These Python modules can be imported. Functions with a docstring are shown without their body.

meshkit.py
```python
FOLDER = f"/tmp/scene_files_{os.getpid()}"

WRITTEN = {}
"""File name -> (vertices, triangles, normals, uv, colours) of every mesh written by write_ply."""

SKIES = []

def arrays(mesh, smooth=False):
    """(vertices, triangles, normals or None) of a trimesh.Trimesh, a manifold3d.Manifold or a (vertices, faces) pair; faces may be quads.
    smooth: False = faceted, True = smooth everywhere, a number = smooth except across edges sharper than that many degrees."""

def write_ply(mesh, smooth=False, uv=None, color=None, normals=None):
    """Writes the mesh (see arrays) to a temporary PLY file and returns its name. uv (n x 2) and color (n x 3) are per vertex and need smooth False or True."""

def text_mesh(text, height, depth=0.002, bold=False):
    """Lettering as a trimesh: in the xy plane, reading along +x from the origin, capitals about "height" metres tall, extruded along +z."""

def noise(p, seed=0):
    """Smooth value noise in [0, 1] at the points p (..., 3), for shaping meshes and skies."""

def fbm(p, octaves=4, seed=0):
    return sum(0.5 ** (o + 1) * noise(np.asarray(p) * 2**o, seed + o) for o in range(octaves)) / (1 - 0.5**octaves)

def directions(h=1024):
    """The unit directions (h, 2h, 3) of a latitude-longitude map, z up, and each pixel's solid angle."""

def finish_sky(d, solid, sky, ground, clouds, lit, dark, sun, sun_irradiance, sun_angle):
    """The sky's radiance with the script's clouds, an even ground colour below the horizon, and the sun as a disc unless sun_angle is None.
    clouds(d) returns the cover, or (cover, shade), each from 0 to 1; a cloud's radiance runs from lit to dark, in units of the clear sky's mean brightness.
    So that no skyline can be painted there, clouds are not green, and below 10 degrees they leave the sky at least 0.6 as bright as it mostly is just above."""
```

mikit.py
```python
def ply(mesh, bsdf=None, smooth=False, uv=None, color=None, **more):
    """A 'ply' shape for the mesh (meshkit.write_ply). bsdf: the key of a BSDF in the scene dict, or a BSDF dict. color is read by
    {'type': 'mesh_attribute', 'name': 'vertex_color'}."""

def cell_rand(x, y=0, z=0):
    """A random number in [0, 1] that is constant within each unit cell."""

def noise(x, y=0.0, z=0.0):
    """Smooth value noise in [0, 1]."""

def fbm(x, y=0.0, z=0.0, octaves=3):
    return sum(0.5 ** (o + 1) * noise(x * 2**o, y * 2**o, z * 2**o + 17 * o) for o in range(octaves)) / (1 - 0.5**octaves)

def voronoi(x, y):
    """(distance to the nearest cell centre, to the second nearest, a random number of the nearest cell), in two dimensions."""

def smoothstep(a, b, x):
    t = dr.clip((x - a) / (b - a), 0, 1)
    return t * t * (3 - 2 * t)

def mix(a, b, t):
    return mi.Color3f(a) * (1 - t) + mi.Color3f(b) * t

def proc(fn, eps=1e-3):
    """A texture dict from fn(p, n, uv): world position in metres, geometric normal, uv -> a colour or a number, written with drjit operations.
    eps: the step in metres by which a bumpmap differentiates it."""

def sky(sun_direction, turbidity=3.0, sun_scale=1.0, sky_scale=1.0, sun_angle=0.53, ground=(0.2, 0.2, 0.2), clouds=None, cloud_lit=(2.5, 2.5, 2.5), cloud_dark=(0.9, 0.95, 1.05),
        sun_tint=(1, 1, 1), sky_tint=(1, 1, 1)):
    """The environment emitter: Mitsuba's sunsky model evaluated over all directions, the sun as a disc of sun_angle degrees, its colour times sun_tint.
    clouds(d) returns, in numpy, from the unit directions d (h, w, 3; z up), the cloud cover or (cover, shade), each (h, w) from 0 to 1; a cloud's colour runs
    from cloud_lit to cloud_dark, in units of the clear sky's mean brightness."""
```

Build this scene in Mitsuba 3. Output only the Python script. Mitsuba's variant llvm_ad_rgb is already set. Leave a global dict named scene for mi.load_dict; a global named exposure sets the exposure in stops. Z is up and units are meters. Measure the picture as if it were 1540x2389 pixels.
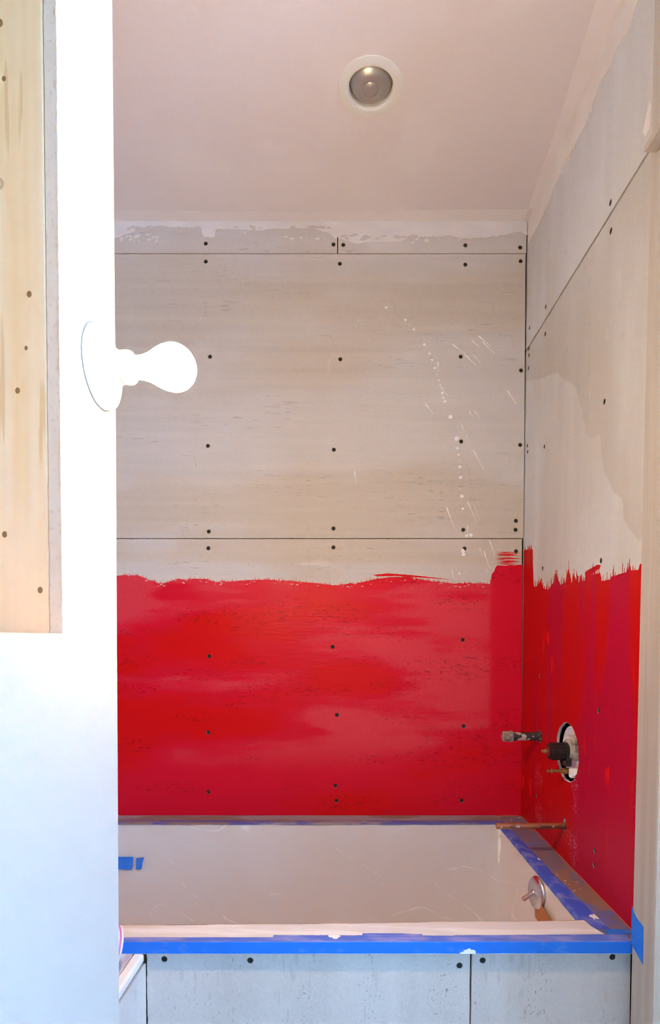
import math, random
import numpy as np, trimesh, drjit as dr, mitsuba as mi, mikit, meshkit
from mikit import noise, fbm, voronoi, cell_rand, smoothstep, mix
from shapely.geometry import Polygon, LineString, Point, box as sbox
from shapely.ops import unary_union
from shapely import affinity

scene, labels = {}, {}
T = mi.ScalarTransform4f

# ------------------------------------------------------------------ camera, daylight, exposure
F_PX, PITCH = 1350.0, math.degrees(math.atan(1350.0 / 55000.0))
CAM = (0.0, 0.0, 1.07)
scene['camera'] = {
    'type': 'perspective', 'fov_axis': 'x', 'fov': 2 * math.degrees(math.atan(770.0 / F_PX)),
    'principal_point_offset_x': (770 - 815) / 1540.0, 'principal_point_offset_y': (1194.5 - 1523) / 2389.0,
    'near_clip': 0.02, 'far_clip': 100.0,
    'to_world': T().look_at(origin=CAM, target=[0, math.cos(math.radians(PITCH)), 1.07 - math.sin(math.radians(PITCH))], up=[0, 0, 1])}
exposure = 3.0
# overcast daylight; it enters through the window of the front room only
scene['sky'] = {'type': 'constant', 'radiance': {'type': 'rgb', 'value': [0.91, 1.85, 3.25]}}
BULB_RADIANCE = [83.0, 61.0, 34.0]

# ------------------------------------------------------------------ helpers
YB, ZC, ZR = 1.853, 2.382, 0.500          # back wall, ceiling, rim of the tub
KR = 0.0047                               # the right wall leans a little
def xr(z): return 0.5535 + KR * (z - 0.5)
rng = np.random.default_rng(7)

def key_for(base):
    if base not in scene and base not in labels: return base
    i = 1
    while f'{base}_{i:03d}' in scene or f'{base}_{i:03d}' in labels: i += 1
    return f'{base}_{i:03d}'

def put(base, mesh, bsdf, label=None, cat=None, group=None, kind=None, smooth=False, **more):
    k = key_for(base)
    scene[k] = mikit.ply(mesh, bsdf, smooth=smooth, **more)
    say(k, label, cat, group, kind)
    return k

def say(k, label=None, cat=None, group=None, kind=None):
    d = {a: b for a, b in (('label', label), ('category', cat), ('group', group), ('kind', kind)) if b}
    if d: labels[k] = d

def cbox(lo, hi, c=0.0):
    lo, hi = np.array(lo, float), np.array(hi, float)
    if c <= 0:
        return trimesh.creation.box(bounds=[lo, hi])
    pts = []
    for s in np.ndindex(2, 2, 2):
        p = np.where(np.array(s), hi, lo); q = np.where(np.array(s), -1.0, 1.0) * c
        for a in range(3):
            m = q.copy(); m[a] = 0
            pts.append(p + m)
    return trimesh.convex.convex_hull(np.array(pts))

def U(gs):
    return unary_union([g if g.is_valid else g.buffer(0) for g in gs])

def cat(*ms): return trimesh.util.concatenate(list(ms))

def lathe(profile, n=32):
    return trimesh.creation.revolve(np.array(profile, float), sections=n)

def aim(mesh, origin, d, roll=None):
    d = np.array(d, float); d /= np.linalg.norm(d)
    m = trimesh.geometry.align_vectors([0, 0, 1], d)
    m = m.copy(); m[:3, 3] = origin
    mesh = mesh.copy(); mesh.apply_transform(m)
    return mesh

def rod(p, q, r0, r1=None, n=20, ch=0.0006):
    p, q = np.array(p, float), np.array(q, float); L = np.linalg.norm(q - p); r1 = r0 if r1 is None else r1
    return aim(lathe([(0, 0), (r0 - ch, 0), (r0, ch), (r1, L - ch), (r1 - ch, L), (0, L)], n), p, q - p)

def ext(poly, h):
    gs = [g for g in getattr(poly, 'geoms', [poly]) if g.geom_type == 'Polygon' and g.area > 1e-9]
    return cat(*[trimesh.creation.extrude_polygon(g, h, engine='earcut') for g in gs])

def on_back(poly, h, out=0.0, y=YB):
    """(x, z) outline on a wall that faces -y; its front stands 'out' before the plane, h thick."""
    m = ext(poly, h); v = m.vertices
    m.vertices = np.stack([v[:, 0], y - out + h - v[:, 2], v[:, 1]], 1)
    return m

def on_right(poly, h, out=0.0):
    m = ext(poly, h); v = m.vertices
    m.vertices = np.stack([xr(v[:, 1]) - out + h - v[:, 2], v[:, 0], v[:, 1]], 1)
    m.invert(); return m

def on_left(poly, h, x0):
    m = ext(poly, h); v = m.vertices
    m.vertices = np.stack([x0 - h + v[:, 2], v[:, 0], v[:, 1]], 1)
    return m

def flat_up(poly, h, z):
    m = ext(poly, h); m.apply_translation([0, 0, z]); return m

def n1(t, seed): return meshkit.fbm(np.stack([np.asarray(t, float), np.full(len(t), seed * 7.31), np.full(len(t), 0.5)], 1), 4, seed) - 0.5

def ragged(pts, amp, freq, step=0.0015, seed=1):
    """A polyline made dense and uneven across its own run."""
    ls = LineString(pts); s = np.arange(0, ls.length, step)
    p = np.array([ls.interpolate(a).coords[0] for a in s] + [pts[-1]])
    d = np.gradient(p, axis=0); d /= np.linalg.norm(d, axis=1, keepdims=True) + 1e-12
    k = n1(np.arange(len(p)) * step * freq, seed) * 2 * amp
    k[0] = k[-1] = 0
    return p + np.stack([-d[:, 1], d[:, 0]], 1) * k[:, None]

def blob(x, y, r, sx=1.0, ang=0.0, seed=0, n=14):
    a = np.linspace(0, 2 * np.pi, n, endpoint=False)
    rr = r * (0.85 + 0.3 * np.random.default_rng(seed).random(n))
    g = Polygon(np.stack([np.cos(a) * rr * sx, np.sin(a) * rr], 1))
    return affinity.translate(affinity.rotate(g, ang, origin=(0, 0)), x, y)

def sheet(grid):
    """Quad sheet from points (rows, columns, 3)."""
    g = np.asarray(grid, float); a, b = g.shape[:2]
    i = np.arange(a * b).reshape(a, b)
    f = np.stack([i[:-1, :-1], i[:-1, 1:], i[1:, 1:], i[1:, :-1]], -1).reshape(-1, 4)
    return trimesh.Trimesh(g.reshape(-1, 3), np.vstack([f[:, [0, 1, 2]], f[:, [0, 2, 3]]]), process=False)

def lean(m, k=.0115, z0=.5528):
    """Out of plumb, by about two centimetres from floor to ceiling."""
    m = m.copy(); m.vertices[:, 0] += k * (m.vertices[:, 2] - z0); return m

# ------------------------------------------------------------------ materials
def mat(name, color, rough=0.6, spec=0.5, metallic=0.0, bump=None, bump_scale=1.0, **more):
    col = mikit.proc(color) if callable(color) else {'type': 'rgb', 'value': list(color)}
    b = {'type': 'principled', 'base_color': col, 'roughness': rough, 'specular': spec, **more}
    if metallic: b['metallic'] = metallic
    if bump is not None:
        b = {'type': 'bumpmap', 'arbitrary': mikit.proc(bump, eps=0.0008), 'scale': bump_scale, 'bsdf': b}
    scene['m_' + name] = {'type': 'twosided', 'bsdf': b}
    return 'm_' + name

def board_color(u, v, s, base, tan, streak_u, streak_v, dash=1.0, bands=()):
    big = fbm(u * 2.1 + s, v * 4.5 + s, s)
    for b, w in bands: big = big + 0.16 * dr.exp(-dr.square((v - b) / w))
    st = fbm(u * streak_u + s, v * streak_v, s + 3.0)
    fine = noise(u * 700.0, v * 700.0, s)
    c = mix(base, tan, smoothstep(0.42, 0.68, big) * 0.8)
    c = c * (0.85 + 0.16 * st + 0.10 * fine + 0.06 * noise(u * 260.0, v * 330.0, s + 1.0))
    k = smoothstep(0.62, 0.74, fbm(u * streak_u * 14, v * streak_v * 4.0, s + 9.0)) * smoothstep(0.50, 0.75, noise(u * 4 + 5, v * 17, s + 2.0))
    c = c * (1.0 - 0.20 * dash * k)
    pit = smoothstep(0.86, 0.93, noise(u * 230.0, v * 300.0, s + 5.0)) * smoothstep(0.55, 0.75, noise(u * 7.0, v * 16.0, s + 7.0))
    return c * (1.0 - 0.5 * pit)

GREY, TAN = (0.56, 0.505, 0.468), (0.515, 0.43, 0.345)
def board_back(p, n, uv):
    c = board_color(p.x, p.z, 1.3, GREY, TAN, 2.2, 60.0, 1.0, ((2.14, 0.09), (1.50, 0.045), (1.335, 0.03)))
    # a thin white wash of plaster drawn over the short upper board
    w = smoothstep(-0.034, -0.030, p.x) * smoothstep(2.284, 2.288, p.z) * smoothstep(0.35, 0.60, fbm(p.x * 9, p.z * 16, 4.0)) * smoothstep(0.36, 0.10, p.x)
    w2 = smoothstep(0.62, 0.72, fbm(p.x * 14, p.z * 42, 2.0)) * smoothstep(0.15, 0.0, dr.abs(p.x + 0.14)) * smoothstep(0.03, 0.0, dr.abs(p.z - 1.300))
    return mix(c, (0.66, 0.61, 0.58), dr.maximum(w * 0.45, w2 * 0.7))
STAIN = [(1.86, 1.885), (1.575, 1.783), (1.44, 1.687), (1.411, 1.628), (1.37, 1.548), (1.334, 1.525), (1.30, 1.525), (1.279, 1.437), (1.232, 1.383), (1.189, 1.354), (1.18, 1.309), (1.119, 1.26)]
def board_right(p, n, uv):
    u, v = p.z, p.y
    c = board_color(u, v, 5.7, (0.475, 0.475, 0.485), (0.435, 0.415, 0.395), 3.0, 26.0, 0.3)
    # old damp stain: darker above a wandering tide line
    tide = mi.Float(STAIN[0][1])
    for (y0, z0), (y1, z1) in zip(STAIN[:-1], STAIN[1:]):
        t = dr.clip((p.y - y0) / (y1 - y0), 0, 1)
        tide = dr.select(p.y < y0, z0 + (z1 - z0) * t, tide)
    tide = tide + 0.012 * (fbm(p.y * 40, p.z * 25, 3.0) - 0.5)
    stain = smoothstep(tide - 0.004, tide + 0.004, p.z) * smoothstep(1.985, 1.98, p.z)
    c = mix(c, c * mi.Color3f(0.88, 0.845, 0.80), stain * (0.55 + 0.6 * fbm(p.y * 5, p.z * 4, 7.0)))
    scratch = smoothstep(0.91, 0.97, noise(p.y * 260.0, p.z * 11.0, 3.0)) * smoothstep(0.55, 0.8, noise(p.y * 11, p.z * 6, 8.0))
    return mix(c, (0.62, 0.60, 0.59), scratch * 0.45)
def board_apron(p, n, uv):
    c = board_color(p.z, p.x + p.y, 8.1, (0.555, 0.515, 0.485), (0.51, 0.465, 0.425), 2.0, 30.0, 0.5)
    k = smoothstep(0.84, 0.90, noise(p.x * 210 + p.y * 210, p.z * 120, 6.0)) * smoothstep(0.50, 0.7, noise(p.x * 9, p.z * 5, 1.0))
    return c * (1.0 - 0.5 * k)
def board_bump(p, n, uv):
    return fbm(p.x * 110 + p.y * 60, p.z * 160, p.y * 110, 2)
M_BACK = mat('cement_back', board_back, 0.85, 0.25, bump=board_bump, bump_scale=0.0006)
M_RIGHT = mat('cement_right', board_right, 0.85, 0.25, bump=board_bump, bump_scale=0.0006)
M_APRON = mat('cement_apron', board_apron, 0.85, 0.25, bump=board_bump, bump_scale=0.0006)

def red_back(p, n, uv):
    u, v = p.x, p.z
    a = fbm(u * 2.6 + 3, v * 7.5 + 1, 2.0)
    b = fbm(u * 5.5, v * 34.0, 5.0)
    g = noise(u * 420.0, v * 520.0, 1.0)
    deep, mid, thin = (0.60, 0.0018, 0.004), (0.60, 0.0035, 0.022), (0.64, 0.052, 0.068)  # mid: magenta cast of the blue daylight put into the red itself
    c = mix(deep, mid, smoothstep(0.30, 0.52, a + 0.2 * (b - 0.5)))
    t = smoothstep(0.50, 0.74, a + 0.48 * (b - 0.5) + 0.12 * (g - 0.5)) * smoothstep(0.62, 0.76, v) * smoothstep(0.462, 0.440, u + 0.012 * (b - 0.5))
    up = smoothstep(0.95, 1.2, v) * smoothstep(0.35, 0.65, fbm(u * 3.4 + 7, v * 5, 8.0)) * smoothstep(0.462, 0.440, u)  # paler red gathers on the upper part of the coat
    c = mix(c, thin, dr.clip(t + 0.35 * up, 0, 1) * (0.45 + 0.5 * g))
    k = smoothstep(0.68, 0.76, fbm(u * 85, v * 330, 9.0, 2)) * smoothstep(0.55, 0.72, noise(u * 6 + 2, v * 22, 4.0))
    return c * (1.0 - 0.32 * k)
def red_right(p, n, uv):
    u, v = p.z, p.y
    a = fbm(u * 1.6 + 3, v * 15.0 + 1, 2.0)
    b = fbm(u * 5.0, v * 90.0, 5.0)
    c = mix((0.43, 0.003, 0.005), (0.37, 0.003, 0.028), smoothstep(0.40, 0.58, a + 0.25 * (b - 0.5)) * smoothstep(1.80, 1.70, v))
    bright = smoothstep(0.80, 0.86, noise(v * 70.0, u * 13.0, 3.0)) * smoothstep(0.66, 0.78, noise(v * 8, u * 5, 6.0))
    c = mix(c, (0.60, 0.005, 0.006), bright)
    g = noise(u * 330.0, v * 330.0, 1.0)
    d = smoothstep(0.58, 0.80, fbm(u * 9, v * 12, 8.0)) * smoothstep(0.55, 0.85, g) * smoothstep(0.95, 0.6, u)
    return mix(c, (0.60, 0.20, 0.26), d * 0.6)
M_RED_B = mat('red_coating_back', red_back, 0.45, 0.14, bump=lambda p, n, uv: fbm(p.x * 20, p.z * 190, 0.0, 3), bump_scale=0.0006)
M_RED_R = mat('red_coating_right', red_right, 0.45, 0.14, bump=lambda p, n, uv: fbm(p.y * 170, p.z * 16, 0.0, 3), bump_scale=0.0006)
def plaster(p, n, uv):
    a = fbm(p.x * 16 + p.y * 16, p.z * 26, 3.0)
    return mi.Color3f(0.71, 0.655, 0.63) * (0.92 + 0.14 * a)
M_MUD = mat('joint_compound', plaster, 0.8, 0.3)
M_MUD_R = mat('joint_compound_right', lambda p, n, uv: mi.Color3f(0.60, 0.555, 0.53) * (0.92 + 0.14 * fbm(p.y * 16, p.z * 26, 3.0)), 0.85, 0.2)  # darker copy of the compound, for the right wall
M_MUD_C = mat('joint_compound_ceiling', lambda p, n, uv: mi.Color3f(0.715, 0.655, 0.635) * (0.97 + 0.06 * fbm(p.x * 20, p.y * 20, 3.0)), 0.85, 0.2)
M_SPLAT = mat('splatter', (0.80, 0.77, 0.78), 0.7, 0.3)
M_SCUFF = mat('scuff', (0.42, 0.365, 0.32), 0.9, 0.1)
M_SCREW = mat('screw', (0.030, 0.030, 0.027), 0.75, 0.15)
M_SCREW_RED = mat('screw_red', (0.20, 0.004, 0.006), 0.5, 0.4)
M_CAVITY = mat('cavity', (0.030, 0.026, 0.023), 0.9, 0.1)

def ceil_col(p, n, uv):
    a = fbm(p.x * 2.2, p.y * 2.2, 6.0)
    c = mix((0.66, 0.585, 0.575), (0.69, 0.625, 0.61), smoothstep(0.35, 0.65, a))
    patch = smoothstep(0.62, 0.70, fbm(p.x * 5.5 + 1, p.y * 6.5, 8.0) + 0.10 * (fbm(p.x * 60, p.y * 60, 2.0) - 0.5)) * 0.30
    c = mix(c, (0.72, 0.665, 0.645), patch)
    return c * (0.985 + 0.03 * noise(p.x * 400, p.y * 400, 1.0))
M_CEIL = mat('ceiling_drywall', ceil_col, 0.9, 0.2)
M_WHITE = mat('white_paint', (0.61, 0.59, 0.545), 0.55, 0.4, bump=lambda p, n, uv: fbm(p.y * 90, p.z * 90, 1.0, 2), bump_scale=0.0004)
def gyps(p, n, uv):
    a = fbm(p.x * 120, p.z * 40, p.y * 60)
    k = smoothstep(0.80, 0.86, noise(p.x * 300, p.z * 260, 2.0))
    return mi.Color3f(0.64, 0.505, 0.375) * (0.93 + 0.10 * a) * (1 - 0.10 * k)
M_GYPSUM = mat('gypsum_core', gyps, 0.95, 0.1)
M_PAPER = mat('torn_paper', (0.52, 0.40, 0.32), 0.95, 0.1)

KNOTS = [(-0.381, 1.741, .0032), (-0.3775, 1.6817, .0021), (-0.384, 1.569, .0046), (-0.3530, 1.4497, .0026), (-0.3572, 1.391, .0018),
         (-0.3672, 1.3445, .0025), (-0.384, 1.186, .0026), (-0.3452, 1.1242, .0027)]
def pine(p, n, uv):
    x, z = p.x, p.z
    w, ring = mi.Float(0), mi.Float(0)
    for kx, kz, r in KNOTS:
        dx, dz = x - kx, (z - kz)
        d = dr.sqrt(dr.square(dx) + dr.square(dz * 0.75))
        ring = dr.maximum(ring, smoothstep(r * 1.25, r * 0.80, d) * ((0.62 if r > 0.004 else 0.92) + (0.38 if r > 0.004 else 0.08) * smoothstep(r * 0.35, r * 0.75, d)) * (0.55 if r > 0.004 else 1.0))
        w = w + dr.select(dx > 0, 1.0, -1.0) * 0.010 * dr.exp(-dr.square(dx / (3.5 * r)) - dr.square(dz / (6 * r))) * smoothstep(0, r, dr.abs(dx))
    g = x + w + 0.010 * noise(x * 12, z * 1.6, 3.0)
    lines = 0.5 + 0.5 * dr.sin(g * 520.0 + 5.0 * noise(x * 20, z * 2.2, 1.0))
    c = mix((0.75, 0.505, 0.265), (0.68, 0.42, 0.19), lines * 0.35)
    c = mix(c, (0.78, 0.585, 0.385), smoothstep(0.45, 0.7, fbm(x * 30, z * 2.0, 5.0)) * 0.6)
    c = mix(c, (0.56, 0.30, 0.10), smoothstep(0.70, 0.80, fbm(x * 120, z * 6, 2.0)) * 0.5)
    return mix(c, (0.21, 0.095, 0.03), ring)
M_PINE = mat('knotty_pine', pine, 0.6, 0.35)
def maple(p, n, uv):
    g = p.y + 0.02 * noise(p.y * 8, p.z * 1.2, 3.0)
    l = fbm(g * 60.0, p.z * 2.2, 1.0)
    c = mix((0.375, 0.335, 0.30), (0.33, 0.285, 0.245), smoothstep(0.35, 0.75, l) * 0.8)
    return c * (0.95 + 0.1 * fbm(p.y * 220, p.z * 8, 2.0))
M_JAMB = mat('pale_wood', maple, 0.5, 0.4)

def film_glints(p, n, uv):
    q = noise(p.x * 9 + p.z * 14 + p.y * 5, p.z * 7 - p.x * 5 + p.y * 9, 4.0)
    k = smoothstep(0.030, 0.006, dr.abs(q - 0.5)) * smoothstep(0.50, 0.70, noise(p.x * 5 + p.y * 4, p.z * 8, 2.0)) * smoothstep(0.3, 0.6, noise(p.x * 60, p.z * 60, p.y * 60))  # pale lines: wrinkle highlights put into the colour
    return mix((0.60, 0.555, 0.53), (0.72, 0.70, 0.69), k * 0.8)
M_FILM = mat('plastic_film', film_glints, 0.26, 0.55)
M_FILM2 = mat('plastic_film_rim', lambda p, n, uv: mix((0.60, 0.585, 0.58), (0.69, 0.68, 0.68), smoothstep(0.45, 0.7, fbm(p.x * 7 + p.y * 30, p.y * 45, 2.0))), 0.35, 0.5)  # cooler copy of the same film, daylight tint put into its colour
M_TUB = mat('tub_enamel', (0.82, 0.80, 0.78), 0.2, 0.5)
def tape_col(p, n, uv):
    s = smoothstep(0.62, 0.80, fbm(p.x * 55, p.y * 90 + p.z * 90, 2.0))
    d1, _, r = voronoi(p.x * 11.0 + 0.2, (p.y + p.z) * 24.0)
    spot = smoothstep(0.17, 0.13, d1 + 0.10 * (noise(p.x * 240, p.y * 240 + p.z * 240) - 0.5)) * smoothstep(0.72, 0.73, r)
    c = mix((0.012, 0.155, 0.66), (0.05, 0.20, 0.68), s)
    return mix(c, (0.78, 0.78, 0.80), spot)
def tape_rim_col(p, n, uv):
    s = smoothstep(0.45, 0.75, fbm(p.x * 40 + p.y * 20, p.y * 34, 2.0))
    d1, _, r = voronoi(p.x * 13.0 + 0.2, p.y * 13.0)
    spot = smoothstep(0.16, 0.12, d1 + 0.14 * (noise(p.x * 240, p.y * 240) - 0.5)) * smoothstep(0.62, 0.63, r)
    c = mix((0.035, 0.085, 0.50), (0.15, 0.19, 0.56), s)
    return mix(c, (0.76, 0.76, 0.80), spot)
def tape_top_col(p, n, uv):
    s = smoothstep(0.35, 0.75, fbm(p.x * 26 + p.y * 20, p.y * 60, 2.0))
    d1, _, r = voronoi(p.x * 15.0 + 0.2, p.y * 15.0)
    spot = smoothstep(0.16, 0.12, d1 + 0.12 * (noise(p.x * 240, p.y * 240) - 0.5)) * smoothstep(0.74, 0.75, r)
    c = mix((0.075, 0.145, 0.53), (0.20, 0.23, 0.56), s)
    return mix(c, (0.76, 0.76, 0.80), spot)
def dusty_col(p, n, uv):
    s = fbm(p.x * 18, p.y * 14, 2.0)
    f = fbm(p.x * 80, p.y * 60, 6.0)
    c = mix((0.235, 0.125, 0.095), (0.16, 0.12, 0.17), smoothstep(0.38, 0.62, s + 0.3 * (f - 0.5)))
    c = mix(c, (0.10, 0.12, 0.36), smoothstep(0.52, 0.66, fbm(p.x * 11 + 4, p.y * 11, 3.0) + 0.2 * (f - 0.5)) * 0.75)
    fleck = smoothstep(0.88, 0.92, noise(p.x * 130, p.y * 130, 9.0)) * smoothstep(0.6, 0.7, noise(p.x * 12, p.y * 12, 4.0))
    return mix(c, (0.70, 0.66, 0.66), fleck)
def dusty_back_col(p, n, uv):
    f = fbm(p.x * 40, p.y * 160, 6.0)
    c = mix((0.22, 0.145, 0.125), (0.27, 0.22, 0.25), smoothstep(0.35, 0.6, fbm(p.x * 7, p.y * 30, 2.0)))
    b = smoothstep(0.40, 0.55, fbm(p.x * 6 + 4, p.y * 60, 3.0) + 0.25 * (f - 0.5) + 0.12 * smoothstep(-0.3, 0.0, p.x) - 0.07) * smoothstep(1.806, 1.790, p.y)
    return mix(c, (0.07, 0.08, 0.33), b * 0.85)
M_TAPE = mat('blue_tape', tape_col, 0.55, 0.35)
M_TAPE_TOP = mat('blue_tape_scuffed', tape_top_col, 0.55, 0.35)
M_TAPE_RIM = mat('blue_tape_rim', tape_rim_col, 0.55, 0.3)
M_TAPE_PLAIN = mat('blue_tape_plain', lambda p, n, uv: mix((0.012, 0.155, 0.66), (0.05, 0.19, 0.66), fbm(p.x * 60, p.z * 60, 1.0)), 0.55, 0.3)
M_BLEED = mat('red_bleed', lambda p, n, uv: mix((0.42, 0.05, 0.04), (0.45, 0.16, 0.11), fbm(p.x * 90, p.y * 90, 1.0)), 0.6, 0.2)
M_DUSTY = mat('dusty_tape', dusty_col, 0.7, 0.25)
M_DUSTY_B = mat('dusty_tape_back', dusty_back_col, 0.7, 0.25)
M_BROWN = mat('brown_paper', (0.40, 0.150, 0.060), 0.7, 0.25)
M_CHROME = {'type': 'twosided', 'bsdf': {'type': 'roughconductor', 'material': 'Cr', 'alpha': 0.09}}
scene['m_chrome'] = M_CHROME; M_CHROME = 'm_chrome'
M_PORC = mat('porcelain', (0.60, 0.58, 0.55), 0.25, 0.5)
M_TRIM = mat('trim_white', (0.66, 0.64, 0.61), 0.5, 0.4)
M_FLOOD = mat('flood_glass', (0.46, 0.43, 0.405), 0.38, 0.5, metallic=0.85)
def copper_col(p, n, uv):
    k = smoothstep(0.42, 0.62, fbm(p.x * 40, p.y * 40, p.z * 90))
    c = mix((0.50, 0.215, 0.105), (0.20, 0.095, 0.065), k * smoothstep(0.40, 0.44, p.x + 0.02 * k))
    sp = smoothstep(0.84, 0.88, noise(p.x * 90, p.y * 90 + 3, p.z * 90))
    return mix(c, (0.72, 0.67, 0.63), sp)
M_COPPER = mat('copper', copper_col, 0.38, 0.5, metallic=0.75)
def iron_col(p, n, uv):
    k = smoothstep(0.50, 0.58, fbm(p.x * 75, p.y * 60, p.z * 75))
    c = mix((0.035, 0.028, 0.030), (0.42, 0.36, 0.33), k)
    band = smoothstep(0.4725, 0.474, p.x) * smoothstep(0.4785, 0.477, p.x) * smoothstep(0.35, 0.6, noise(p.x * 90, p.y * 90, p.z * 160))
    return mix(c, (0.05, 0.10, 0.50), band)
M_IRON = mat('iron_pipe', iron_col, 0.55, 0.4)
M_CAP = mat('pipe_cap', lambda p, n, uv: mix((0.25, 0.19, 0.15), (0.42, 0.36, 0.31), smoothstep(0.4, 0.65, fbm(p.x * 120, p.y * 120, p.z * 120))), 0.45, 0.5, metallic=0.5)
M_BRASS = mat('brass', (0.42, 0.27, 0.10), 0.35, 0.5, metallic=0.8)
M_BLACK = mat('black_plastic', (0.012, 0.011, 0.011), 0.35, 0.5)
M_CAST = mat('cast_body', lambda p, n, uv: mix((0.40, 0.36, 0.31), (0.22, 0.17, 0.13), smoothstep(0.45, 0.65, fbm(p.x * 90, p.y * 90, p.z * 90))), 0.6, 0.4)
M_GUARD = mat('white_plastic', lambda p, n, uv: mix((0.74, 0.71, 0.73), (0.50, 0.45, 0.45), smoothstep(0.60, 0.72, fbm(p.y * 55, p.z * 55, 2.0))), 0.4, 0.45)
M_REDPLASTIC = mat('red_plastic', (0.20, 0.012, 0.010), 0.4, 0.5)
def ledge_top(p, n, uv):
    s = fbm(p.x * 90, p.y * 14, 2.0)
    return mix((0.42, 0.375, 0.42), (0.56, 0.53, 0.56), smoothstep(0.35, 0.7, s))
M_LEDGE = mat('ledge_top', ledge_top, 0.7, 0.3)
M_LEDGE_EDGE = mat('ledge_edge', (0.74, 0.72, 0.71), 0.6, 0.3)
M_ROLL = mat('roll_white', (0.66, 0.63, 0.66), 0.5, 0.4)
M_PINK = mat('roll_pink', (0.52, 0.16, 0.44), 0.5, 0.4)
M_LILAC = mat('roll_lilac', (0.40, 0.32, 0.62), 0.5, 0.4)
M_FLOOR = mat('plywood_floor', lambda p, n, uv: mix((0.30, 0.25, 0.19), (0.25, 0.20, 0.145), fbm(p.x * 3, p.y * 40, 1.0)), 0.7, 0.3)
M_WALL = mat('front_room_paint', (0.60, 0.60, 0.60), 0.7, 0.3)

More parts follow.
